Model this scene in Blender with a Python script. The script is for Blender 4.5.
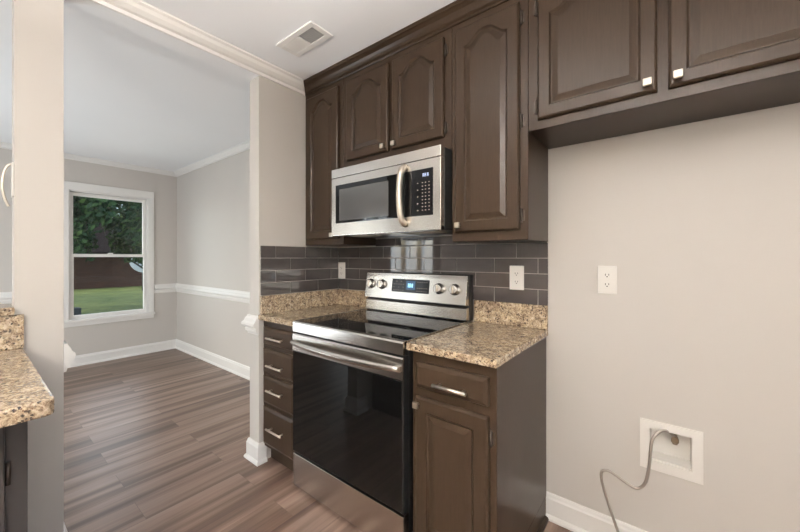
import bpy, bmesh, math, random
from mathutils import Vector, Matrix
R_ = math.radians
for o in list(bpy.data.objects): bpy.data.objects.remove(o)
S = bpy.context.scene
COL = S.collection

# ------------------------------------------------------------------ camera
cam_d = bpy.data.cameras.new('camera'); cam = bpy.data.objects.new('camera', cam_d); COL.objects.link(cam)
cam.location = (1.9869, -1.7614, 1.2637); cam.rotation_euler = (R_(90), 0, 0.6673)
cam_d.sensor_width = 36; cam_d.lens = 15.417; cam_d.shift_y = -0.0104; cam_d.clip_start = 0.02
S.camera = cam
# ------------------------------------------------------------------ world
W = bpy.data.worlds.new('sky'); S.world = W; W.use_nodes = True
wn = W.node_tree; wn.nodes.clear()
wo = wn.nodes.new('ShaderNodeOutputWorld'); wb = wn.nodes.new('ShaderNodeBackground')
sky = wn.nodes.new('ShaderNodeTexSky'); sky.sky_type = 'NISHITA'; sky.sun_disc = False
sky.sun_elevation = R_(38); sky.sun_rotation = R_(180); sky.dust_density = 3.0
wb.inputs['Strength'].default_value = 0.40
wn.links.new(sky.outputs[0], wb.inputs[0]); wn.links.new(wb.outputs[0], wo.inputs[0])
# ------------------------------------------------------------------ large lights: window daylight and added fill
def area(name, loc, rot, sx, sy, power, col):
    d = bpy.data.lights.new(name, 'AREA'); d.shape = 'RECTANGLE'; d.size = sx; d.size_y = sy
    d.energy = power; d.color = col
    o = bpy.data.objects.new(name, d); COL.objects.link(o); o.location = loc; o.rotation_euler = rot
    return o
# added side light shaped as an unseen kitchen window, three panes, facing -x
for k in range(3):
    area('kitchen_side_fill', (3.26, -2.86 + 0.845*k, 1.35), (R_(90), 0, R_(90)), 0.72, 1.5, 3.0, (1.0, 0.95, 0.88))
# glazed patio door of the dining room, three tall panes, facing +y
for k in range(3):
    area('daylight_patio_door', (-2.215 + 0.37*k, -3.46, 1.12), (R_(90), 0, 0), 0.25, 1.75, 4.0, (0.86, 0.94, 1.0))
# added upward fill just inside that door, brightens the dining ceiling
area('dining_ceiling_fill', (-1.845, -3.20, 0.35), (R_(150), 0, 0), 1.0, 0.5, 26, (0.88, 0.95, 1.0))
# dining window in view, light entering from outside
area('daylight_dining_window', (-3.60, -0.64, 1.27), (R_(90), 0, R_(-90)), 0.66, 1.4, 5, (0.92, 0.97, 1.0))
S.view_settings.view_transform = 'Standard'; S.view_settings.look = 'None'
S.view_settings.exposure = 0.42; S.view_settings.gamma = 1.0; S.view_settings.use_curve_mapping = False

# ------------------------------------------------------------------ materials
def mat(name, col, rough=0.5, metal=0.0, **kw):
    m = bpy.data.materials.new(name); m.use_nodes = True
    b = m.node_tree.nodes['Principled BSDF']
    b.inputs['Base Color'].default_value = (*col, 1); b.inputs['Roughness'].default_value = rough
    b.inputs['Metallic'].default_value = metal
    for k, v in kw.items(): b.inputs[k.replace('_', ' ')].default_value = v
    return m, m.node_tree, b
def N(t, typ, **kw):
    n = t.nodes.new(typ)
    for k, v in kw.items():
        if k in n.inputs: n.inputs[k].default_value = v
        else: setattr(n, k, v)
    return n
def coords(t, scale=(1, 1, 1), rot=(0, 0, 0), loc=(0, 0, 0)):
    tc = N(t, 'ShaderNodeTexCoord'); mp = N(t, 'ShaderNodeMapping')
    mp.inputs['Scale'].default_value = scale; mp.inputs['Rotation'].default_value = rot; mp.inputs['Location'].default_value = loc
    t.links.new(tc.outputs['Object'], mp.inputs[0]); return mp.outputs[0]
def noise(t, vec, scale, detail=4, rough=.5, dist=0):
    n = N(t, 'ShaderNodeTexNoise'); n.inputs['Scale'].default_value = scale; n.inputs['Detail'].default_value = detail
    n.inputs['Roughness'].default_value = rough; n.inputs['Distortion'].default_value = dist
    t.links.new(vec, n.inputs['Vector']); return n.outputs['Fac']
def ramp(t, fac, stops):
    r = N(t, 'ShaderNodeValToRGB'); e = r.color_ramp.elements
    while len(e) < len(stops): e.new(0.5)
    for x, (p, c) in zip(e, stops): x.position = p; x.color = (*c, 1) if len(c) == 3 else c
    t.links.new(fac, r.inputs[0]); return r.outputs['Color']
def mix(t, fac, a, b, mode='MIX'):
    m = N(t, 'ShaderNodeMix', data_type='RGBA', blend_type=mode)
    if isinstance(fac, (int, float)): m.inputs[0].default_value = fac
    else: t.links.new(fac, m.inputs[0])
    for i, v in ((6, a), (7, b)):
        if isinstance(v, tuple): m.inputs[i].default_value = (*v, 1)
        else: t.links.new(v, m.inputs[i])
    return m.outputs[2]
def bump(t, b, h, strength=.1, dist=.001):
    n = N(t, 'ShaderNodeBump'); n.inputs['Strength'].default_value = strength; n.inputs['Distance'].default_value = dist
    t.links.new(h, n.inputs['Height']); t.links.new(n.outputs[0], b.inputs['Normal'])

def m_paint(name, col, rough=.6):
    m, t, b = mat(name, col, rough)
    v = coords(t); bump(t, b, noise(t, v, 260, 3), .06, .001)
    t.links.new(mix(t, noise(t, v, 1.3, 2), tuple(c*.97 for c in col), tuple(min(1, c*1.02) for c in col)), b.inputs['Base Color'])
    return m
WALL = m_paint('wall_paint', (.570, .540, .505), .55)
CEIL = m_paint('ceiling_paint', (.87, .88, .895), .8)
TRIM = m_paint('white_trim_paint', (.80, .785, .76), .35)
PLASTIC = mat('white_plastic', (.80, .78, .74), .35)[0]
def m_cabinet():
    m, t, b = mat('taupe_cabinet_paint', (.05, .035, .025), .30, 0, Specular_IOR_Level=.20)
    v = coords(t, (30, 30, 2.2)); n = noise(t, v, 6, 5, .6, .4)
    t.links.new(ramp(t, n, [(.3, (.031, .0193, .0115)), (.7, (.042, .0264, .0163))]), b.inputs['Base Color'])
    bump(t, b, n, .10, .0010); return m
CAB = m_cabinet()
DARK = mat('black_enamel', (.010, .010, .010), .35)[0]
SHADOWGAP = mat('dark_recess', (.02, .016, .013), .7)[0]
NICKEL = mat('brushed_nickel', (.68, .62, .54), .28, 1.0)[0]
KNOB = mat('satin_nickel', (.62, .56, .48), .42, 1.0)[0]
BRONZE = mat('painted_hinge', (.055, .042, .033), .35, .4)[0]
def m_steel():
    m, t, b = mat('brushed_stainless', (.60, .57, .53), .27, 1.0)
    b.inputs['Anisotropic'].default_value = .65
    tg = N(t, 'ShaderNodeTangent', direction_type='RADIAL', axis='Z'); t.links.new(tg.outputs[0], b.inputs['Tangent'])
    return m
STEEL = m_steel()
BGLASS = mat('black_glass', (.004, .004, .004), .035, 0, Specular_IOR_Level=.34)[0]
DISPLAY = mat('matte_black_panel', (.006, .006, .007), .18, 0, Specular_IOR_Level=.25)[0]
MGLASS = mat('door_glass_sheen', (.075, .075, .074), .10, 0)[0]  # reflected room light put into the grey of the glass
def m_granite():
    m, t, b = mat('speckled_granite', (.5, .4, .28), .12)
    v = coords(t)
    mid = noise(t, v, 58, 5, .72, 1.1)
    base = ramp(t, mid, [(.30, (.085, .058, .040)), (.42, (.225, .160, .105)), (.51, (.43, .335, .225)), (.62, (.60, .51, .39)), (.76, (.48, .40, .30))])
    sw = noise(t, coords(t, (1, 2.2, 1), (0, 0, .5)), 13, 4, .6, 1.2)
    base = mix(t, .85, base, ramp(t, sw, [(.35, (.30, .28, .27)), (.5, (.5, .5, .5)), (.65, (.62, .60, .56))]), 'OVERLAY')
    c = base
    for sc, gs, lo, col in ((95, 34, .47, (.030, .022, .018)), (150, 50, .50, (.16, .09, .055)), (60, 26, .56, (.05, .036, .030))):
        vo = N(t, 'ShaderNodeTexVoronoi'); vo.inputs['Scale'].default_value = sc
        ds = N(t, 'ShaderNodeVectorMath', operation='ADD'); t.links.new(v, ds.inputs[0])
        nz = N(t, 'ShaderNodeTexNoise'); nz.inputs['Scale'].default_value = sc*1.4; t.links.new(v, nz.inputs['Vector'])
        ms = N(t, 'ShaderNodeVectorMath', operation='SCALE'); ms.inputs['Scale'].default_value = .9/sc; t.links.new(nz.outputs['Color'], ms.inputs[0]); t.links.new(ms.outputs[0], ds.inputs[1])
        t.links.new(ds.outputs[0], vo.inputs['Vector'])
        spots = ramp(t, vo.outputs['Distance'], [(.28, (1, 1, 1)), (.40, (0, 0, 0))])
        gate = ramp(t, noise(t, v, gs, 3, .6), [(lo, (0, 0, 0)), (lo+.08, (1, 1, 1))])
        c = mix(t, mix(t, 1.0, spots, gate, 'MULTIPLY'), c, col)
    t.links.new(c, b.inputs['Base Color']); return m
GRANITE = m_granite()
CAB_SHEEN = mat('cabinet_paint_sheen', (.040, .038, .038), .3)[0]  # brown cabinet paint, reflected window light put in as grey
def m_tile():
    m, t, b = mat('grey_glass_tile', (.05, .042, .044), .05, 0, Coat_Weight=.6, Coat_Roughness=.03)
    v = coords(t, (2.2, 2.2, 6)); n = noise(t, v, 2.2, 3, .5)
    t.links.new(ramp(t, n, [(.3, (.052, .045, .043)), (.7, (.078, .068, .065))]), b.inputs['Base Color'])
    bump(t, b, noise(t, coords(t), 14, 2), .015, .002); return m
TILE = m_tile()
GROUT = mat('tile_grout', (.40, .365, .34), .85)[0]
def m_floor():
    m, t, b = mat('wood_plank_floor', (.3, .2, .15), .36)
    v = coords(t, (1, 1, 1), (0, 0, R_(90)))
    br = N(t, 'ShaderNodeTexBrick'); br.offset = .37; br.offset_frequency = 2
    for k, val in (('Scale', 1.0), ('Brick Width', 1.22), ('Row Height', .18), ('Mortar Size', .0008), ('Mortar Smooth', .1), ('Bias', 0.0)): br.inputs[k].default_value = val
    br.inputs['Color1'].default_value = (0, 0, 0, 1); br.inputs['Color2'].default_value = (1, 1, 1, 1); br.inputs['Mortar'].default_value = (.5, .5, .5, 1)
    t.links.new(v, br.inputs['Vector'])
    # per-plank shift of the grain
    sx = N(t, 'ShaderNodeVectorMath', operation='MULTIPLY_ADD'); tc = N(t, 'ShaderNodeTexCoord')
    t.links.new(br.outputs['Color'], sx.inputs[0]); sx.inputs[1].default_value = (3.7, 9.1, 0); t.links.new(tc.outputs['Object'], sx.inputs[2])
    mp = N(t, 'ShaderNodeMapping'); mp.inputs['Scale'].default_value = (9, .42, 1); t.links.new(sx.outputs[0], mp.inputs[0])
    g = noise(t, mp.outputs[0], 1.25, 5, .55, .35)
    mp2 = N(t, 'ShaderNodeMapping'); mp2.inputs['Scale'].default_value = (75, 2.2, 1); t.links.new(sx.outputs[0], mp2.inputs[0])
    f = noise(t, mp2.outputs[0], 1.5, 4, .6)
    c = ramp(t, g, [(.30, (.085, .050, .036)), (.44, (.150, .096, .071)), (.56, (.250, .174, .135)), (.72, (.335, .245, .195))])
    c = mix(t, .30, c, ramp(t, f, [(.3, (.35, .35, .35)), (.7, (.68, .68, .68))]), 'OVERLAY')
    c = mix(t, .16, c, br.outputs['Color'], 'SOFT_LIGHT')
    c = mix(t, br.outputs['Fac'], c, (.12, .082, .062))
    t.links.new(c, b.inputs['Base Color']); bump(t, b, f, .05, .001); return m
FLOOR = m_floor()
def m_emit(name, col, s):
    m, t, b = mat(name, (0, 0, 0), .3)
    b.inputs['Emission Color'].default_value = (*col, 1); b.inputs['Emission Strength'].default_value = s; return m
GLOW = m_emit('blue_digits', (.35, .75, 1.0), 2.2)
GLOWB = m_emit('blue_screen', (.02, .07, .14), 1.0)
GLOWW = m_emit('pale_digits', (.55, .65, .9), 1.3)
MARK = mat('printed_key_marks', (.33, .27, .22), .5)[0]
LENS = mat('frosted_lamp_lens', (.62, .56, .47), .5)[0]
def m_pane():
    m = bpy.data.materials.new('window_glass'); m.use_nodes = True; t = m.node_tree; t.nodes.clear()
    o = N(t, 'ShaderNodeOutputMaterial'); mx = N(t, 'ShaderNodeMixShader'); tr = N(t, 'ShaderNodeBsdfTransparent'); gl = N(t, 'ShaderNodeBsdfGlossy')
    gl.inputs['Roughness'].default_value = .01; fr = N(t, 'ShaderNodeFresnel'); fr.inputs['IOR'].default_value = 1.45
    tr.inputs[0].default_value = (.93, .95, .94, 1)
    t.links.new(fr.outputs[0], mx.inputs[0]); t.links.new(tr.outputs[0], mx.inputs[1]); t.links.new(gl.outputs[0], mx.inputs[2]); t.links.new(mx.outputs[0], o.inputs[0])
    return m
PANE = m_pane()
def m_brick():
    m, t, b = mat('house_brick', (.1, .05, .035), .9, 0, Specular_IOR_Level=0)
    v = coords(t, (1, 1, 1), (R_(90), 0, R_(90)))
    br = N(t, 'ShaderNodeTexBrick')
    for k, val in (('Scale', 1.0), ('Brick Width', .22), ('Row Height', .075), ('Mortar Size', .008)): br.inputs[k].default_value = val
    br.inputs['Color1'].default_value = (.11, .050, .034, 1); br.inputs['Color2'].default_value = (.07, .032, .024, 1); br.inputs['Mortar'].default_value = (.07, .055, .05, 1)
    tc = N(t, 'ShaderNodeTexCoord'); sp = N(t, 'ShaderNodeSeparateXYZ'); cb = N(t, 'ShaderNodeCombineXYZ')
    t.links.new(tc.outputs['Object'], sp.inputs[0]); t.links.new(sp.outputs[1], cb.inputs[0]); t.links.new(sp.outputs[2], cb.inputs[1]); t.links.new(cb.outputs[0], br.inputs['Vector'])
    t.links.new(br.outputs['Color'], b.inputs['Base Color']); return m
BRICK = m_brick()
ROOF = mat('dark_shingles', (.022, .018, .018), .9, 0, Specular_IOR_Level=0)[0]
def m_grass():
    m, t, b = mat('lawn_grass', (.1, .16, .03), .9)
    v = coords(t); n = noise(t, v, 1.2, 6, .7); n2 = noise(t, v, 9, 5, .75)
    c = ramp(t, n, [(.35, (.070, .110, .022)), (.65, (.165, .200, .048))])
    t.links.new(mix(t, .4, c, ramp(t, n2, [(.38, (.2, .2, .2)), (.62, (.8, .8, .8))]), 'OVERLAY'), b.inputs['Base Color']); return m
GRASS = m_grass()
def m_leaf():
    m, t, b = mat('tree_leaves', (.03, .07, .02), .6, 0, Specular_IOR_Level=.15)
    oi = N(t, 'ShaderNodeNewGeometry')
    t.links.new(ramp(t, oi.outputs['Random Per Island'], [(0, (.018, .045, .020)), (.6, (.030, .080, .030)), (1, (.075, .14, .040))]), b.inputs['Base Color']); return m
LEAF = m_leaf()
BARK = mat('tree_bark', (.05, .035, .028), .9)[0]
DISH = mat('pale_blue_grey_metal', (.42, .50, .58), .5)[0]
BIN = mat('dark_blue_grey_plastic', (.02, .026, .036), .6)[0]
RED = mat('red_cloth', (.35, .03, .03), .8)[0]
COPPER = mat('braided_steel_hose', (.42, .38, .34), .35, .75)[0]
BRASS = mat('aged_brass', (.30, .24, .18), .4, .9)[0]

# ------------------------------------------------------------------ mesh builder
class MB:
    def __init__(s): s.bm = bmesh.new()
    def _add(s, bm2, mi=0, smooth=False):
        me = bpy.data.meshes.new('tmp')
        for f in bm2.faces: f.material_index = mi; f.smooth = smooth
        bm2.to_mesh(me); bm2.free(); s.bm.from_mesh(me); bpy.data.meshes.remove(me); return s
    def box(s, x0, x1, y0, y1, z0, z1, bev=0, seg=2, mi=0):
        b = bmesh.new(); bmesh.ops.create_cube(b, size=1)
        bmesh.ops.scale(b, vec=(x1-x0, y1-y0, z1-z0), verts=b.verts)
        bmesh.ops.translate(b, vec=((x0+x1)/2, (y0+y1)/2, (z0+z1)/2), verts=b.verts)
        if bev: bmesh.ops.bevel(b, geom=b.edges[:], offset=bev, segments=seg, profile=.6, affect='EDGES')
        return s._add(b, mi)
    def prism(s, pts, axis, a, c, mi=0, bev=0):
        """closed 2D outline extruded along an axis from a to c"""
        b = bmesh.new()
        def P(p, q):
            return {'x': (q, p[0], p[1]), 'y': (p[0], q, p[1]), 'z': (p[0], p[1], q)}[axis]
        v1 = [b.verts.new(P(p, a)) for p in pts]; v2 = [b.verts.new(P(p, c)) for p in pts]
        n = len(pts); b.faces.new(v1); b.faces.new(v2[::-1])
        for i in range(n): b.faces.new((v1[i], v2[i], v2[(i+1) % n], v1[(i+1) % n]))
        bmesh.ops.recalc_face_normals(b, faces=b.faces[:])
        if bev: bmesh.ops.bevel(b, geom=b.edges[:], offset=bev, segments=2, profile=.6, affect='EDGES')
        return s._add(b, mi)
    def cyl(s, p0, p1, r0, r1=None, n=20, mi=0, cap=True):
        r1 = r0 if r1 is None else r1; p0 = Vector(p0); p1 = Vector(p1); d = p1-p0
        b = bmesh.new(); bmesh.ops.create_cone(b, cap_ends=cap, segments=n, radius1=r0, radius2=r1, depth=d.length)
        q = Vector((0, 0, 1)).rotation_difference(d.normalized()).to_matrix().to_4x4()
        bmesh.ops.transform(b, matrix=Matrix.Translation((p0+p1)/2) @ q, verts=b.verts)
        for f in b.faces: f.smooth = len(f.verts) == 4
        me = bpy.data.meshes.new('tmp')
        for f in b.faces: f.material_index = mi
        b.to_mesh(me); b.free(); s.bm.from_mesh(me); bpy.data.meshes.remove(me); return s
    def lathe(s, origin, axis, prof, n=24, mi=0):
        """prof: list of (radius, distance along axis)"""
        q = Vector((0, 0, 1)).rotation_difference(Vector(axis).normalized()).to_matrix(); o = Vector(origin)
        b = bmesh.new(); rings = []
        for r, h in prof:
            rings.append([b.verts.new(o + q @ Vector((r*math.cos(2*math.pi*k/n), r*math.sin(2*math.pi*k/n), h))) for k in range(n)])
        for A, B in zip(rings, rings[1:]):
            for k in range(n): b.faces.new((A[k], A[(k+1) % n], B[(k+1) % n], B[k]))
        b.faces.new(rings[0][::-1]); b.faces.new(rings[-1]); return s._add(b, mi, True)
    def tube(s, pts, r, n=10, mi=0, rad=None, sub=6):
        P = [Vector(p) for p in pts]
        if sub > 1:
            Q = []
            for i in range(len(P)-1):
                p0 = P[max(i-1, 0)]; p1 = P[i]; p2 = P[i+1]; p3 = P[min(i+2, len(P)-1)]
                for k in range(sub):
                    t = k/sub
                    Q.append(.5*((2*p1)+(p2-p0)*t+(2*p0-5*p1+4*p2-p3)*t*t+(3*p1-p0-3*p2+p3)*t**3))
            Q.append(P[-1]); P = Q
        b = bmesh.new(); rings = []; up = None
        for i, p in enumerate(P):
            d = (P[min(i+1, len(P)-1)]-P[max(i-1, 0)]).normalized()
            if up is None: up = d.orthogonal().normalized()
            up = (up - d*up.dot(d)).normalized(); sd = d.cross(up)
            rr = r if rad is None else rad(i/(len(P)-1))*r
            rings.append([b.verts.new(p + rr*(math.cos(2*math.pi*k/n)*up + math.sin(2*math.pi*k/n)*sd)) for k in range(n)])
        for A, B in zip(rings, rings[1:]):
            for k in range(n): b.faces.new((A[k], A[(k+1) % n], B[(k+1) % n], B[k]))
        b.faces.new(rings[0][::-1]); b.faces.new(rings[-1]); bmesh.ops.recalc_face_normals(b, faces=b.faces[:])
        return s._add(b, mi, True)
    def sweep(s, path, prof, mi=0):
        """moulding: prof (out, z) swept along 2D path; 'out' is to the left of travel; mitred corners"""
        P = [Vector(p) for p in path]; n = len(P); offs = []
        for i in range(n):
            ds = []
            if i > 0: ds.append((P[i]-P[i-1]).normalized())
            if i < n-1: ds.append((P[i+1]-P[i]).normalized())
            ns = [Vector((-d.y, d.x)) for d in ds]
            m = ns[0] if len(ns) == 1 else (ns[0]+ns[1])/(1+ns[0].dot(ns[1]))
            offs.append(m)
        b = bmesh.new(); rings = []
        for p, m in zip(P, offs): rings.append([b.verts.new((p.x+m.x*o, p.y+m.y*o, z)) for o, z in prof])
        k = len(prof)
        for A, B in zip(rings, rings[1:]):
            for i in range(k): b.faces.new((A[i], A[(i+1) % k], B[(i+1) % k], B[i]))
        b.faces.new(rings[0]); b.faces.new(rings[-1][::-1]); bmesh.ops.recalc_face_normals(b, faces=b.faces[:])
        return s._add(b, mi)
    def build(s, name, mats, parent=None, base=None):
        me = bpy.data.meshes.new(name); s.bm.to_mesh(me); s.bm.free()
        for m in (mats if isinstance(mats, (list, tuple)) else [mats]): me.materials.append(m)
        o = bpy.data.objects.new(name, me); COL.objects.link(o)
        if base is not None:
            me.transform(Matrix.Translation(-Vector(base))); o.location = base
        if parent: 
            o.parent = parent
            w = Vector(parent.location); q = parent.parent
            while q: w += Vector(q.location); q = q.parent
            if base is None: me.transform(Matrix.Translation(-w))
            else: o.location = Vector(base)-w
        return o
def tag(o, label, cat, group=None, kind=None):
    if label: o['label'] = label
    if cat: o['category'] = cat
    if group: o['group'] = group
    if kind: o['kind'] = kind
    return o
def struct(o, label=None, cat=None): o['kind'] = 'structure'; return tag(o, label, cat)
def thing(name, loc, label, cat, group=None):
    o = bpy.data.objects.new(name, None); COL.objects.link(o); o.location = loc; o.empty_display_size = .05
    return tag(o, label, cat, group)
def dup(root, loc, label=None):
    r = root.copy(); COL.objects.link(r); r.location = loc
    if label: r['label'] = label
    for ch in list(root.children):
        c = ch.copy(); COL.objects.link(c); c.parent = r
        for g in ch.children:
            d = g.copy(); COL.objects.link(d); d.parent = c
    return r

# ================================================================== SETTING
H = 2.45; XR = 3.3; YB = -3.5; XW = -3.451; YD = .077; T = .11
YS = -.642          # free end of the short partition
PY0, PY1 = -1.644, -1.507   # post
struct(MB().box(XW-.15, XR+.15, YB-.15, .25, -.12, 0).build('floor', FLOOR), 'brown grey wood plank floor running through both rooms', 'floor')
struct(MB().box(XW-.15, XR+.15, YB-.15, .25, H, H+.12).build('ceiling', CEIL), 'flat white ceiling', 'ceiling')
w = MB(); bx0, bx1, bz0, bz1 = 1.917, 2.058, .428, .562      # opening of the recessed supply box
w.box(-T, bx0, 0, .22, 0, H).box(bx1, XR+.15, 0, .22, 0, H).box(bx0, bx1, 0, .22, 0, bz0).box(bx0, bx1, 0, .22, bz1, H)
struct(w.build('wall_kitchen', WALL), 'warm beige kitchen wall behind the range and the empty fridge space', 'wall')
struct(MB().box(XW-.15, -T, YD, .22, 0, H).build('wall_dining', WALL), 'plain grey dining room wall to the right of the window', 'wall')
w = MB(); wy0, wy1, wz0, wz1 = -1.030, -.248, .520, 2.055
w.box(XW-.15, XW, YB, wy0, 0, H).box(XW-.15, XW, wy1, YD, 0, H).box(XW-.15, XW, wy0, wy1, 0, wz0).box(XW-.15, XW, wy0, wy1, wz1, H)
struct(w.build('wall_window', WALL), 'grey dining room wall with the window', 'wall')
struct(MB().box(-T, 0, YS, 0, 0, H).build('wall_partition', WALL), 'short beige partition wall at the left end of the counter', 'wall')
struct(MB().box(-T, 0, PY0, PY1, 0, H).build('wall_post', WALL), 'tall narrow beige post at the left of the doorway', 'wall')
struct(MB().box(-T, 0, YB, PY0, 0, 1.045).build('wall_knee', WALL), 'half wall behind the left counter', 'wall')
struct(MB().box(-T, 0, PY1, YS, 2.385, H).build('wall_header', CEIL), 'shallow white header over the opening', 'wall')
struct(MB().box(XR, XR+.15, YB, -3.29, 0, H).box(XR, XR+.15, -.71, 0, 0, H).box(XR, XR+.15, -3.29, -.71, 0, .56).box(XR, XR+.15, -3.29, -.71, 2.14, H).build('wall_right', WALL), 'kitchen wall beyond the right edge', 'wall')
w = MB()   # back wall with a patio door opening
w.box(XW-.15, -2.42, YB-.15, YB, 0, H).box(-2.42, -1.27, YB-.15, YB, 2.06, H).box(-1.27, XR+.15, YB-.15, YB, 0, H)
struct(w.build('wall_back', WALL), 'wall behind the camera', 'wall')

# mouldings
BASE = [(0, 0), (.026, 0), (.026, .010), (.020, .020), (.015, .024), (.015, .098), (.011, .106), (.009, .116), (.005, .122), (0, .122)]
RAIL = [(0, .785), (.010, .787), (.014, .800), (.024, .806), (.026, .822), (.022, .828), (.040, .836), (.048, .846), (.046, .858), (.034, .868), (.026, .886), (.016, .896), (.014, .905), (0, .905)]
CROWN = [(0, H-.001), (.075, H-.001), (.075, H-.010), (.060, H-.016), (.050, H-.030), (.030, H-.045), (.016, H-.050), (.014, H-.066), (0, H-.066)]
e = .0005
RAIL = [(a*.78, z) for a, z in RAIL]
def mould(name, path, prof, label, m=TRIM):
    return struct(MB().sweep(path, prof).build(name, m), label, 'trim')
def mitre(o):
    for v in o.data.vertices:
        if v.co.y > -.40: v.co.y = -.3012-v.co.x
    return o
mould('baseboard_dining', [(-T-e, YS), (-T-e, YD-e), (XW+e, YD-e), (XW+e, YB)], BASE, 'white baseboard around the dining room')
mould('baseboard_partition', [(0+e, -.601), (0+e, YS-e), (-T-e, YS-e), (-T-e, YS+.002)], [(a, b) for a, b in BASE], 'white base moulding wrapping the end of the partition')
mould('baseboard_post', [(-T-e, PY0), (-T-e, PY1+e), (e, PY1+e), (e, -1.612)], BASE, 'white base moulding around the post')
mould('baseboard_kitchen', [(XR-e, YB), (XR-e, -e), (1.5135, -e)], BASE, 'white baseboard under the empty fridge space')
mould('trim_1', [(e, YS-e), (-T-e, YS-e), (-T-e, YD-e), (XW+e, YD-e), (XW+e, -.192)], RAIL, 'white chair rail from the window to the end of the partition')
mould('trim_2', [(XW+e, -1.086), (XW+e, YB)], RAIL, 'white chair rail left of the window')
mould('trim_3', [(-T-e, PY0), (-T-e, PY1+e), (e, PY1+e)], RAIL, 'white chair rail wrapping the post')
mitre(mould('trim_4', [(e, -.385), (e, YB)], CROWN, 'white crown moulding above the kitchen opening'))
SC = [(a*.8, H-.001-(H-.001-z)*.8) for a, z in CROWN]
mould('trim_5', [(-T-e, YB), (-T-e, YD-e), (XW+e, YD-e), (XW+e, YB)], SC, 'white crown moulding around the dining room')

# the dining window
wx = XW
win = thing('window_1', (wx, (wy0+wy1)/2, wz0), 'white double-hung window in the grey dining room wall', 'window'); win['kind'] = 'structure'
c = MB(); ct = .018
for (a, b, z0, z1) in ((wy0-.050, wy0+.006, wz0, wz1+.050), (wy1-.006, wy1+.050, wz0, wz1+.050)):
    c.box(wx+e, wx+ct, a, b, z0, z1, .004)
c.box(wx+e, wx+ct+.002, wy0-.050, wy1+.050, wz1-.006, wz1+.085, .004)
c.build('casing', TRIM, win)
MB().box(wx-.02, wx+.05, wy0-.060, wy1+.056, wz0-.008, wz0+.022, .006).build('sill', TRIM, win)
MB().box(wx+e, wx+.016, wy0-.05, wy1+.05, wz0-.058, wz0-.009, .004).build('apron', TRIM, win)
j = MB(); g = .002
j.box(wx-.149, wx-.001, wy0+g, wy0+.018, wz0+g, wz1-g).box(wx-.149, wx-.001, wy1-.018, wy1-g, wz0+g, wz1-g).box(wx-.149, wx-.001, wy0+.018, wy1-.018, wz1-.018, wz1-g).box(wx-.149, wx-.02, wy0+.018, wy1-.018, wz0+g, wz0+.016)
j.build('jamb', TRIM, win)
def sash(x0, x1, z0, z1, bot, top):
    s = MB(); a, b = wy0+.019, wy1-.019; st = .034
    s.box(x0, x1, a, a+st, z0, z1, .003).box(x0, x1, b-st, b, z0, z1, .003).box(x0, x1, a+st, b-st, z0, z0+bot, .003).box(x0, x1, a+st, b-st, z1-top, z1, .003)
    so = s.build('sash', TRIM, win)
    MB().box((x0+x1)/2-.003, (x0+x1)/2+.003, a+st-.004, b-st+.004, z0+bot-.004, z1-top+.004).build('pane', PANE, so)
    return so
sash(wx-.095, wx-.062, 1.272, wz1-.02, .036, .040)
lo = sash(wx-.058, wx-.025, wz0+.022, 1.308, .045, .036)
MB().box(wx-.058, wx-.030, -.665, -.615, 1.309, 1.322, .004).build('sash_lock', TRIM, win)

# patio door behind the camera, seen only in reflections
pd = thing('door_1', (-1.845, YB, 0), 'white glazed patio door of the dining room', 'door'); pd['kind'] = 'structure'
f = MB()
for k in range(4): x = -2.40+.37*k; f.box(x-.0 if k else x, x+.022+.02, YB-.10, YB-.02, .02, 2.04, .003)
f.box(-2.40, -1.25, YB-.10, YB-.02, 2.0, 2.05).box(-2.40, -1.25, YB-.10, YB-.02, .004, .20)
f.build('door_frame', TRIM, pd)
for k in range(3): MB().box(-2.358+.37*k, -2.03+.37*k, YB-.062, YB-.056, .20, 2.0).build('pane', PANE, pd)
kw = thing('window_2', (XR, -2.0, .56), 'wide white unseen kitchen window, added at the right for its side light', 'window'); kw['kind'] = 'structure'  # unseen window, added to go with the side light
f = MB()
for k in range(4): y = -3.288+.845*k; f.box(XR+.02, XR+.10, y, y+.04, .565, 2.135, .003)
f.box(XR+.02, XR+.10, -3.288, -.713, .562, .605).box(XR+.02, XR+.10, -3.288, -.713, 2.095, 2.138)
f.build('window_frame', TRIM, kw)
for k in range(3): MB().box(XR+.056, XR+.062, -3.248+.845*k, -2.443+.845*k, .605, 2.095).build('pane', PANE, kw)

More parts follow.
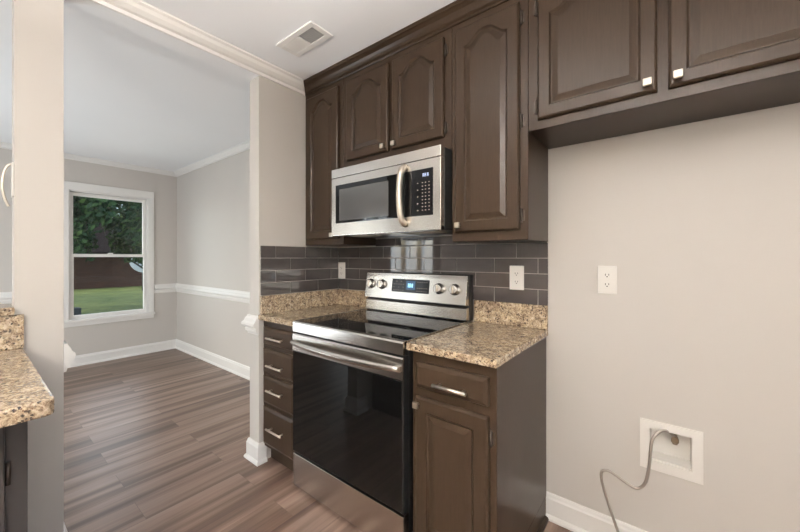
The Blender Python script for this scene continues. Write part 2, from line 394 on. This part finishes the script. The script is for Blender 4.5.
# ================================================================== CABINET PARTS
def door_mb(x0, x1, z0, z1, yb, A=0.0, st=.055, th=.019, rb=None, axis='y'):
    """raised panel door: face toward -y, back plane at yb; A = height of the cathedral arch"""
    b = bmesh.new(); M = 22; rb = st if rb is None else rb
    sh = .075 if A else st       # shoulder drop handled by the arch
    def loop(ix, iz, itop, y, arch):
        xa, xb, za, zt = x0+ix, x1-ix, z0+iz, z1-itop
        pts = [(xa, za), (xb, za)]
        for k in range(M+1):
            t = k/M; d = abs(2*t-1)
            if d > .93: h = 0
            else:
                q = d/.93; h = .5+.5*math.cos(math.pi*q**1.3)
            pts.append((xb+(xa-xb)*t, zt-A*arch+A*arch*h if arch else zt))
        return [b.verts.new((x, y, z)) for x, z in pts]
    f = yb-th; tp = st*.85 if A else st
    L = [loop(.0, .0, .0, yb, 0), loop(.0, .0, .0, f+.009, 0), loop(.003, .003, .003, f+.004, 0), loop(.008, .008, .008, f, 0),
         loop(st, rb, tp, f, 1), loop(st+.003, rb+.003, tp+.003, f+.004, 1), loop(st+.007, rb+.007, tp+.007, f+.0075, 1),
         loop(st+.011, rb+.011, tp+.011, f+.0075, 1), loop(st+.033, rb+.033, tp+.033, f+.001, 1)]
    for P, Q in zip(L, L[1:]):
        n = len(P)
        for i in range(n): b.faces.new((P[i], P[(i+1) % n], Q[(i+1) % n], Q[i]))
    b.faces.new(L[-1]); b.faces.new(L[0][::-1]); bmesh.ops.recalc_face_normals(b, faces=b.faces[:])
    m = MB(); m._add(b); return m
def drawer_mb(x0, x1, z0, z1, yb, th=.019):
    b = bmesh.new()
    def loop(i, y): return [b.verts.new(p) for p in ((x0+i, y, z0+i), (x1-i, y, z0+i), (x1-i, y, z1-i), (x0+i, y, z1-i))]
    f = yb-th; L = [loop(0, yb), loop(0, f+.010), loop(.003, f+.006), loop(.015, f+.001), loop(.018, f)]
    for P, Q in zip(L, L[1:]):
        for i in range(4): b.faces.new((P[i], P[(i+1) % 4], Q[(i+1) % 4], Q[i]))
    b.faces.new(L[-1]); b.faces.new(L[0][::-1]); bmesh.ops.recalc_face_normals(b, faces=b.faces[:])
    m = MB(); m._add(b); return m
def knob(x, y, z, parent):
    m = MB(); m.cyl((x, y, z), (x, y-.014, z), .0055, .0055, 12)
    m.box(x-.0125, x+.0125, y-.026, y-.014, z-.0125, z+.0125, .003)
    return m.build('knob', KNOB, parent)
def pull(x0, x1, y, z, parent, r=.0058):
    m = MB(); d = (x1-x0)
    m.cyl((x0+d*.14, y, z), (x0+d*.14, y-.026, z), .0048, n=10).cyl((x1-d*.14, y, z), (x1-d*.14, y-.026, z), .0048, n=10)
    m.cyl((x0, y-.028, z), (x1, y-.028, z), r, n=14)
    return m.build('handle', NICKEL, parent)
def hinge(x, y, z, parent, s=1):
    m = MB(); m.cyl((x, y-.006, z-.026), (x, y-.006, z+.026), .0052, n=10)
    m.cyl((x, y-.006, z-.031), (x, y-.006, z-.027), .004, n=10).cyl((x, y-.006, z+.027), (x, y-.006, z+.031), .004, n=10)
    m.box(min(x, x+s*.012), max(x, x+s*.012), y-.003, y, z-.022, z+.022)
    return m.build('hinge', BRONZE, parent)
def carcass(x0, x1, yf, yb, z0, z1, parent, openings=(), fr=.019, bottom_recess=0):
    """box with a face frame of its own thickness; kept as one body"""
    m = MB(); m.box(x0, x1, yf, yb, z0, z1, .0015, 1)
    return m.build('body', CAB, parent)

yF = -.300                       # face of the upper cabinets
GU = 'upper kitchen cabinets'
TOPZ = 2.383
def upper(name, x0, x1, z0, label, doors):
    t = thing(name, ((x0+x1)/2, yF, z0), label, 'cabinet', GU)
    carcass(x0+e, x1-e, yF, -.001, z0, H-.002, t)
    for (a, b, za, zb, A, kx, kz, hx, hz, st) in doors:
        d = door_mb(a, b, za, zb, yF-.0008, A, st).build('door', CAB, t)
        if kx: knob(kx, yF-.0198, kz, d)
        for z in hz: hinge(hx, yF-.0002, z, d, -1 if hx < a else 1)
    return t
upper('wall_cabinet', 0+.0008, .388, 1.347, 'narrow tall brown upper cabinet beside the partition wall', [(.030, .350, 1.385, 2.345, .055, .312, 1.408, .0, (), .052)])
upper('wall_cabinet', .388, 1.157, 1.792, 'short two-door brown upper cabinet above the microwave',
      [(.428, .762, 1.855, 2.345, .058, .738, 1.880, .433, (1.93, 2.27), .050), (.790, 1.117, 1.855, 2.345, .058, .816, 1.880, 1.124, (1.90, 2.28), .050)])
upper('wall_cabinet', 1.157, 1.521, 1.340, 'tall single-door brown upper cabinet right of the microwave', [(1.180, 1.487, 1.383, 2.345, .052, 1.205, 1.416, 1.494, (1.443, 1.843, 2.28), .050)])
upper('wall_cabinet', 1.521, 2.43, 1.792, 'wide brown cabinet above the empty fridge space',
      [(1.561, 1.953, 1.828, 2.345, .060, 1.927, 1.856, 1.554, (1.885, 2.29), .046), (1.983, 2.385, 1.828, 2.345, .060, 2.008, 1.856, 2.392, (1.885, 2.29), .046)])
cr = [(0, 2.381), (.006, 2.381), (.009, 2.385), (.009, 2.391), (.015, 2.394), (.020, 2.398), (.024, 2.408), (.034, 2.422), (.048, 2.431), (.056, 2.434), (.058, 2.439), (.062, 2.441), (.062, H-.002), (0, H-.002)]
cm = MB().sweep([(2.432, yF-.0008), (.0022, yF-.0008)], cr).build('crown_molding', CAB)
for v in cm.data.vertices:
    if v.co.x < .2: v.co.x += (yF-.0008)-v.co.y      # mitred against the white crown of the partition
tag(cm, 'brown crown molding along the top of the upper cabinets', 'molding')

# base cabinets -------------------------------------------------
yB = -.612
t = thing('drawer_cabinet', (.18, yB, 0), 'narrow brown base cabinet with four drawers left of the range', 'cabinet')
MB().box(.0008, .357, yB, -.001, .10, .8835, .0015, 1).build('body', CAB, t)
MB().box(.0008, .357, yB+.05, -.001, .0005, .0995).build('toe_kick', CAB, t)
for (z0, z1, hz) in ((.738, .842, .786), (.566, .712, .622), (.376, .545, .474), (.125, .355, .246)):
    d = drawer_mb(.020, .340, z0, z1, yB-.0008).build('drawer', CAB, t)
    pull(.105, .258, yB-.0196, hz, d)
t = thing('base_cabinet', (1.33, yB, 0), 'brown base cabinet with one drawer over one door right of the range', 'cabinet')
MB().box(1.150, 1.512, yB, -.001, .10, .8835, .0015, 1).build('body', CAB, t)
MB().box(1.150, 1.512, yB+.05, -.001, .0005, .0995).build('toe_kick', CAB, t)
MB().prism([(1.5125, .0005), (1.530, .0005), (1.530, .008), (1.526, .016), (1.5125, .020)], 'y', yB, -.028).build('shoe_molding', CAB, t)
d = drawer_mb(1.172, 1.486, .738, .842, yB-.0008).build('drawer', CAB, t)
pull(1.274, 1.416, yB-.0196, .776, d, .0072)
d = door_mb(1.172, 1.486, .118, .702, yB-.0008, 0, .056).build('door', CAB, t)
knob(1.190, yB-.0198, .676, d)
for z in (.20, .628): hinge(1.493, yB-.0002, z, d, 1)

# counters ------------------------------------------------------
t = thing('countertop', (.18, -.33, .884), 'speckled granite countertop left of the range against the partition', 'countertop')
MB().box(.001, .361, -.648, -.001, .884, .914, .004).build('slab', GRANITE, t)
MB().box(.0215, .361, -.020, -.001, .9145, 1.027, .003).build('upstand', GRANITE, t)
MB().box(.001, .021, -.636, -.001, .9145, 1.027, .003).build('upstand', GRANITE, t)
t = thing('countertop', (1.33, -.33, .884), 'speckled granite countertop right of the range', 'countertop')
MB().box(1.134, 1.5215, -.638, -.001, .884, .914, .004).build('slab', GRANITE, t)
MB().box(1.134, 1.5205, -.020, -.001, .9145, 1.030, .003).build('upstand', GRANITE, t)

# tile ----------------------------------------------------------
def tiles(name, axis, a0, a1, joints1, label, z0=1.0285, zt=1.339, rows=4):
    m = MB(); pit = (zt-z0)/rows; g = .0016; th = .008
    def bx(p, q, u, v, d, mi, bev):
        if axis == 'y': m.box(p, q, -d, -.0008, u, v, bev, 2, mi)
        else: m.box(.0008, d, p, q, u, v, bev, 2, mi)
    bx(a0, a1, z0, zt, .0058, 1, 0)
    for r in range(rows):
        zb = zt-pit*(r+1); js = joints1 if r % 2 == 0 else [j+.108 for j in joints1]
        cuts = [a0]+[j for j in sorted(js) if a0+.006 < j < a1-.006]+[a1]
        for p, q in zip(cuts, cuts[1:]): bx(p+g*(p > a0), q-g*(q < a1), zb+g, zb+pit-g, th, 0, .0012)
    if axis == 'y':            # the cut row that runs on up behind the microwave
        for p, q in zip([.390]+[j for j in js if .40 < j < 1.14], [j for j in js if .40 < j < 1.14]+[1.155]): m.box(p+g, q-g, -th, -.0008, zt+.003, 1.391, .0012, 2, 0)
        m.box(.390, 1.155, -.0058, -.0008, zt, 1.391, 0, 2, 1)
    return tag(m.build(name, [TILE, GROUT]), label, 'backsplash')
tiles('tile_backsplash', 'y', .009, 1.520, [.913+.2265*k for k in range(-5, 4)], 'dark grey brick-laid tile backsplash behind the range')
tiles('tile_backsplash', 'x', -.634, -.0085, [-.531+.2265*k for k in range(-1, 4)], 'dark grey brick-laid tile on the partition beside the left counter')

# ================================================================== RANGE
rx0, rx1, yR = .3655, 1.1285, -.652
rg = thing('range', ((rx0+rx1)/2, -.35, 0), 'stainless steel electric range with black glass oven door and cooktop', 'range')
MB().box(rx0+.003, rx1-.003, yR+.045, -.03, .03, .897, .003, 1).build('body', DARK, rg)
for sx in (rx0+.05, rx1-.05):
    for sy in (yR+.09, -.10): MB().cyl((sx, sy, .0008), (sx, sy, .03), .016, n=12).build('leveling_foot', DARK, rg)
ck = MB().box(rx0+.004, rx1-.004, yR+.014, -.09, .8975, .9165, .003).build('cooktop', BGLASS, rg)
RING = mat('burner_ring_print', (.045, .045, .047), .2)[0]
for (x, y, r) in ((.56, -.49, .105), (.94, -.49, .085), (.56, -.23, .075), (.94, -.23, .095), (.75, -.20, .05)):
    rr = MB(); bm = rr.bm; n = 40
    for q in (r, r*.62):
        A = [bm.verts.new((x+q*math.cos(2*math.pi*k/n), y+q*math.sin(2*math.pi*k/n), .9168)) for k in range(n)]
        B = [bm.verts.new((x+(q-.003)*math.cos(2*math.pi*k/n), y+(q-.003)*math.sin(2*math.pi*k/n), .9168)) for k in range(n)]
        for k in range(n): bm.faces.new((A[k], A[(k+1) % n], B[(k+1) % n], B[k]))
    rr.build('burner_ring', RING, ck)
MB().prism([(yR, .862), (yR, .910), (yR+.004, .9175), (yR+.026, .9195), (yR+.026, .9172), (yR+.0135, .9165), (yR+.0135, .862)], 'x', rx0, rx1).build('front_trim', STEEL, rg)
for x in (rx0, rx1-.0035): MB().box(x, x+.0035, yR+.027, -.09, .905, .9185).build('side_trim', STEEL, rg)
# backguard
bg = MB().box(rx0+.001, rx1-.001, -.060, -.012, .9175, 1.168, .004).build('backguard', DARK, rg)
MB().prism([(-.085, .918), (-.092, .924), (-.089, .984), (-.080, .990), (-.061, .990), (-.061, .918)], 'x', rx0+.014, rx1-.002, bev=.0015).build('lower_panel', STEEL, bg)
pn = [(-.099, 1.003), (-.103, 1.006), (-.079, 1.164), (-.073, 1.169), (-.061, 1.169), (-.061, 1.003)]
MB().prism(pn, 'x', rx0+.014, rx1-.002, bev=.0012).build('control_panel', STEEL, bg)
def yp(z): return -.103+(z-1.006)*(.024/.158)      # front of the sloped panel
nrm = Vector((0, -.158, -.024)).normalized(); nrm = Vector((0, -.9887, .150)).normalized()
def slab_on_panel(x0, x1, z0, z1, out, name, m, par, base=.0):
    a = MB(); pts = [(yp(z0)-base, z0), (yp(z1)-base, z1), (yp(z1)-base-out, z1), (yp(z0)-base-out, z0)]
    a.prism(pts, 'x', x0, x1); return a.build(name, m, par)
disp = slab_on_panel(.608, .886, 1.052, 1.132, .0025, 'control_display', DISPLAY, bg, .0004)
slab_on_panel(.720, .788, 1.070, 1.122, .0006, 'screen', GLOWB, disp, .0031)
mk = MB()
def quad_on(mb, x, z, w, h, off): mb.prism([(yp(z)-off, z), (yp(z+h)-off, z+h), (yp(z+h)-off-.0004, z+h), (yp(z)-off-.0004, z)], 'x', x, x+w)
for i, x in enumerate((.735, .747, .762)):     # lit clock digits, as outlines
    quad_on(mk, x, 1.084, .0022, .022, .0039); quad_on(mk, x+.0065, 1.084, .0022, .022, .0039)
    for zz in (1.084, 1.094, 1.104): quad_on(mk, x, zz, .0087, .0022, .0039)
mk.build('clock_digits', GLOW, disp)
mk = MB()
for r, z in enumerate((1.062, 1.080, 1.098, 1.116)):
    for x in [.623+.018*k for k in range(5)]+[.802+.016*k for k in range(5)]:
        if (r*7+int(x*1000)) % 4: mk = MB(); quad_on(mk, x, z, .007, .0032, .0031); mk.build('key_mark', MARK, disp)
for (x, z) in ((.428, 1.092), (.524, 1.092), (.955, 1.087), (1.056, 1.087)):
    o = Vector((x, yp(z)-.0004, z))
    k = MB().lathe(o, nrm, [(.032, 0), (.032, .004), (.030, .006), (.0265, .007), (.0265, .024), (.025, .028), (.021, .029)], 28)
    kb = k.build('knob', STEEL, bg)
    g = MB(); c0 = o+nrm*.0292; g.box(c0.x-.004, c0.x+.004, c0.y-.007, c0.y, c0.z-.020, c0.z+.019, .002); gi = g.build('grip', NICKEL, bg); 
# oven door
od = MB().box(rx0+.001, rx1-.001, yR+.004, yR+.043, .206, .853, .003).build('oven_door', DARK, rg)
MB().prism([(yR+.0035, .756), (yR-.002, .760), (yR-.002, .846), (yR+.003, .852), (yR+.0035, .852)], 'x', rx0+.001, rx1-.001).build('top_band', STEEL, od)
MB().box(rx0+.003, rx1-.006, yR-.001, yR+.0035, .214, .755, .001, 1).build('door_glass', BGLASS, od)
# bowed flat handle
h = MB(); bm = h.bm; n = 28; L = []
for i in range(n+1):
    t_ = i/n; x = rx0+.012+(rx1-rx0-.024)*t_; bow = 1-(2*t_-1)**2; yy = yR-.014-.036*bow; hh = .012+.005*bow; zc = .806
    L.append([bm.verts.new((x, yy+dy, zc+dz)) for dy, dz in ((0, -hh), (-.007, -hh*.8), (-.011, 0), (-.007, hh*.8), (0, hh), (.009, hh*.8), (.009, -hh*.8))])
for A, B in zip(L, L[1:]):
    for k in range(7):
        fc = bm.faces.new((A[k], A[(k+1) % 7], B[(k+1) % 7], B[k])); fc.smooth = True
bm.faces.new(L[0]); bm.faces.new(L[-1][::-1])
h.box(rx0+.008, rx0+.034, yR-.016, yR-.001, .793, .819, .002).box(rx1-.034, rx1-.008, yR-.016, yR-.001, .793, .819, .002)
bmesh.ops.recalc_face_normals(bm, faces=bm.faces[:]); h.build('handle', STEEL, od)
MB().box(rx0+.001, rx1-.001, yR+.002, yR+.043, .022, .198, .004).build('storage_drawer', STEEL, rg)

# ================================================================== MICROWAVE
mx0, mx1, yM, mz0, mz1 = .3905, 1.1545, -.400, 1.393, 1.7885
mw = thing('microwave', ((mx0+mx1)/2, -.2, mz0), 'stainless over-the-range microwave with a curved handle', 'microwave')
MB().box(mx0, mx1, yM+.035, -.012, mz0+.004, mz1-.001, .003, 1).build('body', DARK, mw)
MB().box(mx0, mx1, yM, yM+.034, 1.737, mz1, .003).build('vent_grille', STEEL, mw)
MB().box(mx0, mx1, yM+.004, yM+.034, mz0+.003, mz0+.02).build('bottom_lip', DARK, mw)
dr = MB().box(mx0, mx1, yM, yM+.034, mz0, 1.734, .004).build('door', STEEL, mw)
MB().box(.430, .985, yM-.0025, yM-.0003, 1.466, 1.690, .002).build('window_border', BGLASS, dr)
MB().box(.462, .840, yM-.0034, yM-.0026, 1.480, 1.664, .0006, 1).build('window_glass', MGLASS, dr)
MB().box(.987, 1.112, yM-.0025, yM-.0003, 1.466, 1.690, .0015).build('keypad', DISPLAY, dr)
mk = MB(); y = yM-.0027
for i, x in enumerate((1.055, 1.066, 1.080)):
    mk.box(x, x+.002, y-.0003, y, 1.652, 1.668).box(x+.006, x+.008, y-.0003, y, 1.652, 1.668).box(x, x+.008, y-.0003, y, 1.659, 1.661).box(x, x+.008, y-.0003, y, 1.666, 1.668)
mk.build('clock_digits', GLOWW, dr)
mk = MB()
for r in range(9):
    for k, x in enumerate((1.022, 1.050, 1.068, 1.088)):
        if k == 0 and r % 2: continue
        MB().box(x, x+.007, y-.0003, y, 1.622-r*.0165, 1.626-r*.0165).build('key_mark', MARK, dr)
mk = MB().tube([(.948, yM-.002, 1.716), (.946, yM-.016, 1.708), (.942, yM-.030, 1.680), (.939, yM-.036, 1.63), (.938, yM-.038, 1.572), (.939, yM-.036, 1.515), (.942, yM-.030, 1.466), (.946, yM-.016, 1.438), (.948, yM-.002, 1.430)], .0160, 14)
mk.build('handle', KNOB, dr)
for (a, b_) in ((.46, .64), (.90, 1.08)): MB().box(a, b_, -.31, -.22, mz0-.0005, mz0+.0035).build('lamp_lens', LENS, mw)
MB().box(.69, .86, -.34, -.14, mz0, mz0+.0035).build('grease_filter', NICKEL, mw)

# ================================================================== OUTLETS AND WALL FITTINGS
def outlet(x, y, z, label, top_button=False, w=.074, hgt=.124):
    t = thing('wall_outlet', (x, y, z), label, 'outlet', 'white outlets on the kitchen wall')
    MB().box(x-w/2, x+w/2, y-.006, y-.0004, z-hgt/2, z+hgt/2, .003).build('cover_plate', PLASTIC, t)
    for dz in (.021, -.021):
        m = MB(); pts = [(x+.0165*math.cos(a)*1.0, z+dz+max(-.0135, min(.0135, .0175*math.sin(a)))) for a in [2*math.pi*k/28 for k in range(28)]]
        m.prism(pts, 'y', y-.0075, y-.0061); rc = m.build('receptacle', PLASTIC, t)
        s = MB()
        s.box(x-.0075, x-.0052, y-.0081, y-.0076, z+dz-.003, z+dz+.006).box(x+.0052, x+.0075, y-.0081, y-.0076, z+dz-.002, z+dz+.006).cyl((x, y-.0076, z+dz-.0075), (x, y-.0081, z+dz-.0075), .0026, n=10)
        s.build('slots', SHADOWGAP, rc)
    MB().cyl((x, y-.006, z), (x, y-.0072, z), .003, n=10).build('screw', PLASTIC, t)
    return t
outlet(1.370, -.0082, 1.161, 'white outlet on the dark tile right of the range')
outlet(1.769, -.0004, 1.166, 'white duplex outlet on the bare beige wall')
outlet(.052, -.0082, 1.168, 'white outlet plate on the tile in the corner left of the range')

# recessed water supply box
wb_ = thing('water_supply_box', (1.988, 0, .49), 'white recessed water supply box low on the beige wall', 'supply box')
ox0, ox1, oz0, oz1, ix0, ix1, iz0, iz1 = 1.888, 2.088, .390, .592, 1.919, 2.056, .430, .560
fl = MB()
fl.box(ox0, ix0, -.008, -.0005, oz0, oz1).box(ix1, ox1, -.008, -.0005, oz0, oz1).box(ix0, ix1, -.008, -.0005, iz1, oz1).box(ix0, ix1, -.008, -.0005, oz0, iz0)
fl.build('flange', PLASTIC, wb_)

ln = MB(); d0 = .075
ln.box(ix0-.001, ix0+.003, -.001, d0, iz0, iz1).box(ix1-.003, ix1+.001, -.001, d0, iz0, iz1).box(ix0, ix1, -.001, d0, iz0-.001, iz0+.003).box(ix0, ix1, -.001, d0, iz1-.003, iz1+.001).box(ix0, ix1, d0-.004, d0, iz0, iz1)
ln.build('recess', PLASTIC, wb_)
v = MB(); v.cyl((2.003, .071, .530), (2.003, .012, .530), .008, n=14).cyl((2.003, .020, .530), (2.003, .004, .530), .012, n=8)
v.lathe((2.003, .038, .530), (0, 0, -1), [(.010, 0), (.010, .006), (.013, .008), (.013, .022), (.009, .026), (.009, .03)], 16)
v.build('valve', BRASS, wb_)
hz = MB().tube([(2.003, .028, .512), (1.999, .014, .540), (1.980, -.004, .562), (1.955, -.024, .562), (1.932, -.040, .530), (1.925, -.046, .480), (1.920, -.050, .415), (1.910, -.052, .356), (1.893, -.055, .326), (1.872, -.058, .318), (1.845, -.062, .328), (1.800, -.068, .352), (1.776, -.070, .358), (1.757, -.071, .346), (1.756, -.072, .312), (1.772, -.072, .250), (1.798, -.072, .170), (1.822, -.070, .100), (1.846, -.075, .040), (1.880, -.090, .010)], .0058, 10)
tag(hz.build('water_hose', COPPER, base=(1.87, -.09, .002)), 'thin grey supply hose hanging in a bend from the recessed box', 'hose')

# ceiling vent
vt = thing('ceiling_vent', (.423, -.620, H), 'white rectangular air vent in the kitchen ceiling', 'vent')
a0, a1, b0, b1 = .268, .578, -.693, -.548; zz = H-.0006
fr = MB(); w_ = .030
for (p, q, u, v_) in ((a0, a1, b0, b0+w_), (a0, a1, b1-w_, b1), (a0, a0+w_, b0+w_, b1-w_), (a1-w_, a1, b0+w_, b1-w_)): fr.box(p, q, u, v_, zz-.007, zz, .002)
fr.box(.4205, .4265, b0+w_, b1-w_, zz-.007, zz)
fr.build('frame', TRIM, vt)
MB().box(a0+w_, a1-w_, b0+w_, b1-w_, zz-.0012, zz).build('duct_opening', mat('grey_duct', (.42, .42, .42), .8)[0], vt)
sl = MB(); n = 9
for side, (p, q, ang) in enumerate(((a0+w_, .4205, 40), (.4265, a1-w_, -40))):
    for k in range(n):
        x = p+(q-p)*(k+.5)/n; r = R_(ang); dx, dz = .0062*math.cos(r), .0062*math.sin(r)
        sl.prism([(x-dx, zz-.0045-dz), (x+dx, zz-.0045+dz), (x+dx, zz-.0037+dz), (x-dx, zz-.0037-dz)], 'y', b0+w_, b1-w_)
for (p, q) in ((a0+w_, .4205), (.4265, a1-w_)): pass
sl.build('louvers', TRIM, vt)

# ================================================================== LEFT FOREGROUND COUNTER
t = thing('countertop', (.40, -2.55, .884), 'granite counter in the left foreground with a rounded corner, beside the post', 'countertop')
pts = []
for (cx, cy, a) in ((.79-.022, -1.622-.022, 0), ):
    pts += [(cx+.022*math.cos(R_(q)), cy+.022*math.sin(R_(q))) for q in range(0, 91, 15)]
pts += [(.0008, -1.622), (.0008, -3.45), (.79, -3.45)]
MB().prism(pts, 'z', .874, .914, bev=.006).build('slab', GRANITE, t)
MB().box(.0008, .022, -3.45, -1.620, .9145, 1.0445, .003).build('upstand', GRANITE, t)
tag(MB().box(-.15, .034, -3.45, PY0-.001, 1.0455, 1.0755, .006).build('ledge', GRANITE, base=(-.06, -2.5, 1.0455)), 'granite ledge capping the half wall left of the post', 'ledge')
t = thing('peninsula_cabinet', (.30, -2.5, 0), 'base cabinet under the left foreground counter, window sheen painted in as dark grey', 'cabinet')
MB().box(.028, .600, -3.44, -1.655, .10, .8735, .0015, 1).build('body', CAB_SHEEN, t)
MB().box(.028, .550, -3.44, -1.655, .0005, .0995).build('toe_kick', CAB_SHEEN, t)
for k in range(3):
    b1 = -1.697-.46*k; b0 = b1-.43
    d = MB().box(.6008, .620, b0, b1, .125, .850, .004).build('door', CAB_SHEEN, t)
    m = MB().box(.6203, .622, b0+.06, b1-.06, .185, .790, .001, 1); m.build('panel', CAB_SHEEN, d)
    m = MB().cyl((.606, b1+.006, .66), (.606, b1+.006, .72), .0052, n=10); m.build('hinge', BRONZE, d)

# curved hook on the side of the post
hk = thing('wall_hook', (-.02, PY0, 1.55), 'curved brushed metal hook on a small white plate at the left side of the post', 'hook')
MB().box(-.050, .000, PY0-.006, PY0-.0004, 1.500, 1.632, .002).build('plate', PLASTIC, hk)
MB().tube([(-.03, PY0-.004, 1.628), (-.03, PY0-.014, 1.622), (-.03, PY0-.023, 1.600), (-.03, PY0-.029, 1.562), (-.03, PY0-.028, 1.522), (-.03, PY0-.021, 1.486), (-.03, PY0-.012, 1.462)], .0048, 10).build('arm', NICKEL, hk)

# kitchen ceiling lamp behind the camera
lx, ly = 1.30, -1.45
lp = thing('ceiling_light', (lx, ly, H), 'round white glass ceiling lamp above the camera', 'lamp')
MB().cyl((lx, ly, H-.0006), (lx, ly, H-.03), .09, n=30).build('base', TRIM, lp)
lz = H-.46
MB().cyl((lx, ly, H-.031), (lx, ly, lz+.06), .008, n=16).build('stem', NICKEL, lp)
MB().lathe((lx, ly, lz), (0, 0, 1), [(.02, 0), (.09, .012), (.15, .04), (.175, .08), (.17, .08), (.14, .05), (.09, .022), (.02, .012)], 36).build('shade', m_emit('lamp_shade_glow', (1, .92, .82), 3.0), lp)
MB().cyl((lx, ly, lz+.046), (lx, ly, lz+.052), .125, n=36).build('uplight_disc', m_emit('uplight_glow', (1, .965, .92), 105.0), lp)  # upward glow added to lift the ceiling near the cabinets
lx, ly, lz = 2.05, -2.90, 1.80  # added uplight bowl, stands in for flash bounced off the ceiling
lp = thing('bounce_uplight', (lx, ly, lz), 'added unseen bowl uplight standing in for bounced flash, behind the camera', 'lamp')
MB().cyl((lx, ly, H-.0006), (lx, ly, H-.025), .06, n=30).build('canopy', TRIM, lp)
MB().cyl((lx, ly, H-.026), (lx, ly, lz+.06), .006, n=10).build('rod', NICKEL, lp)
MB().lathe((lx, ly, lz), (0, 0, 1), [(.02, 0), (.09, .012), (.15, .04), (.185, .085), (.19, .10), (.185, .10), (.15, .05), (.09, .022), (.02, .012)], 36).build('bowl', m_emit('added_bowl_glow', (1, .90, .78), 62.0), lp)
MB().cyl((lx, ly, lz+.052), (lx, ly, lz+.058), .145, n=36).build('uplight_disc', m_emit('bounce_flash_glow', (1, .95, .90), 1250.0), lp)

# ================================================================== OUTDOORS
struct(MB().box(-60, XW-.16, -30, 40, -.62, -.5).build('ground', GRASS), 'mown green lawn outside the window', 'lawn')
hb = thing('brick_house', (-27, 4, -.5), 'dark brick house across the lawn outside the window', 'house')
MB().box(-31, -24, -8, 20, -.499, 1.55).build('wall', BRICK, hb)
MB().prism([(-23.3, 1.5), (-27.5, 3.6), (-31.7, 1.5), (-31.7, 1.56), (-27.5, 3.75), (-23.3, 1.6)][::-1], 'y', -8.6, 20.6).build('roof', ROOF, hb)
rng = random.Random(7)
def tree(x, y, zc, r, hs, label, n=10500):
    t = thing('leafy_tree', (x, y, -.5), label, 'tree', 'trees outside the window')
    MB().tube([(x, y, -.499), (x+.05, y+.06, zc*.4), (x, y-.05, zc+.3)], .17, 12, rad=lambda q: 1.2-.7*q).build('trunk', BARK, t)
    b = bmesh.new()
    cl = [(Vector((rng.uniform(-.8, .8), rng.uniform(-.8, .8), rng.uniform(-.75, .75)))) for _ in range(46)]
    for k in range(n):
        c = rng.choice(cl); o = Vector((rng.gauss(0, 1), rng.gauss(0, 1), rng.gauss(0, 1))).normalized()*rng.random()**.4*.30
        p = c*.95+o; p = Vector((x+p.x*r, y+p.y*r, zc+p.z*hs))
        if p.z < 1.15+.25*math.sin(p.y*5): continue
        s = rng.uniform(.08, .15)*max(1, r/1.9); u = Vector((rng.gauss(0, 1), rng.gauss(0, 1), rng.gauss(0, .5))).normalized(); v = u.orthogonal().normalized()
        v = (v+Vector((0, 0, -.5))).normalized(); w2 = u.cross(v).normalized()
        q = [p-v*s, p+w2*s*.45-v*s*.1, p+v*s, p-w2*s*.45-v*s*.1]
        b.faces.new([b.verts.new(z) for z in q])
    m = MB(); m._add(b); m.build('foliage', LEAF, t)
tree(-12.4, -.25, 2.75, 1.45, 2.1, 'dark leafy tree filling the left of the upper window sash')
tree(-12.9, 2.60, 2.75, 1.35, 2.1, 'brighter leafy tree at the right of the upper window sash')
tree(-17.0, -3.6, 4.0, 2.0, 2.0, 'leafy tree hidden by the post, left of the window view')
tree(-17.6, 7.6, 4.2, 2.0, 2.2, 'leafy tree beyond the right side of the window')
tree(-37.5, 2.5, 8.5, 5.0, 6.0, 'tall shaded tree rising behind the brick house')
# pale round panel with a dark arm, and small things on the lawn
sd = thing('satellite_dish', (-20.1, 4.0, -.5), 'pale blue grey dish with a dark arm beyond the lawn', 'dish')
MB().lathe((-20.0, 4.18, 1.14), (1, -.28, .05), [(.02, -.05), (.35, -.02), (.66, .03), (.68, .04), (.66, .05), (.35, .0), (.02, -.03)], 28).build('reflector', DISH, sd)
MB().tube([(-19.70, 3.30, 1.28), (-19.6, 3.65, .98), (-19.5, 4.05, .64)], .045, 8, sub=2).build('arm', DARK, sd)
MB().cyl((-20.12, 4.1, -.499), (-20.12, 4.1, 1.15), .035, n=10).build('post', DARK, sd)
bn = thing('yard_bin', (-10.9, .03, -.5), 'small dark blue grey bin on the lawn near the window', 'bin')
MB().prism([(-11.03, -.499), (-10.77, -.499), (-10.74, -.12), (-11.06, -.12)], 'y', -.18, .22, bev=.015).build('bin_body', BIN, bn)
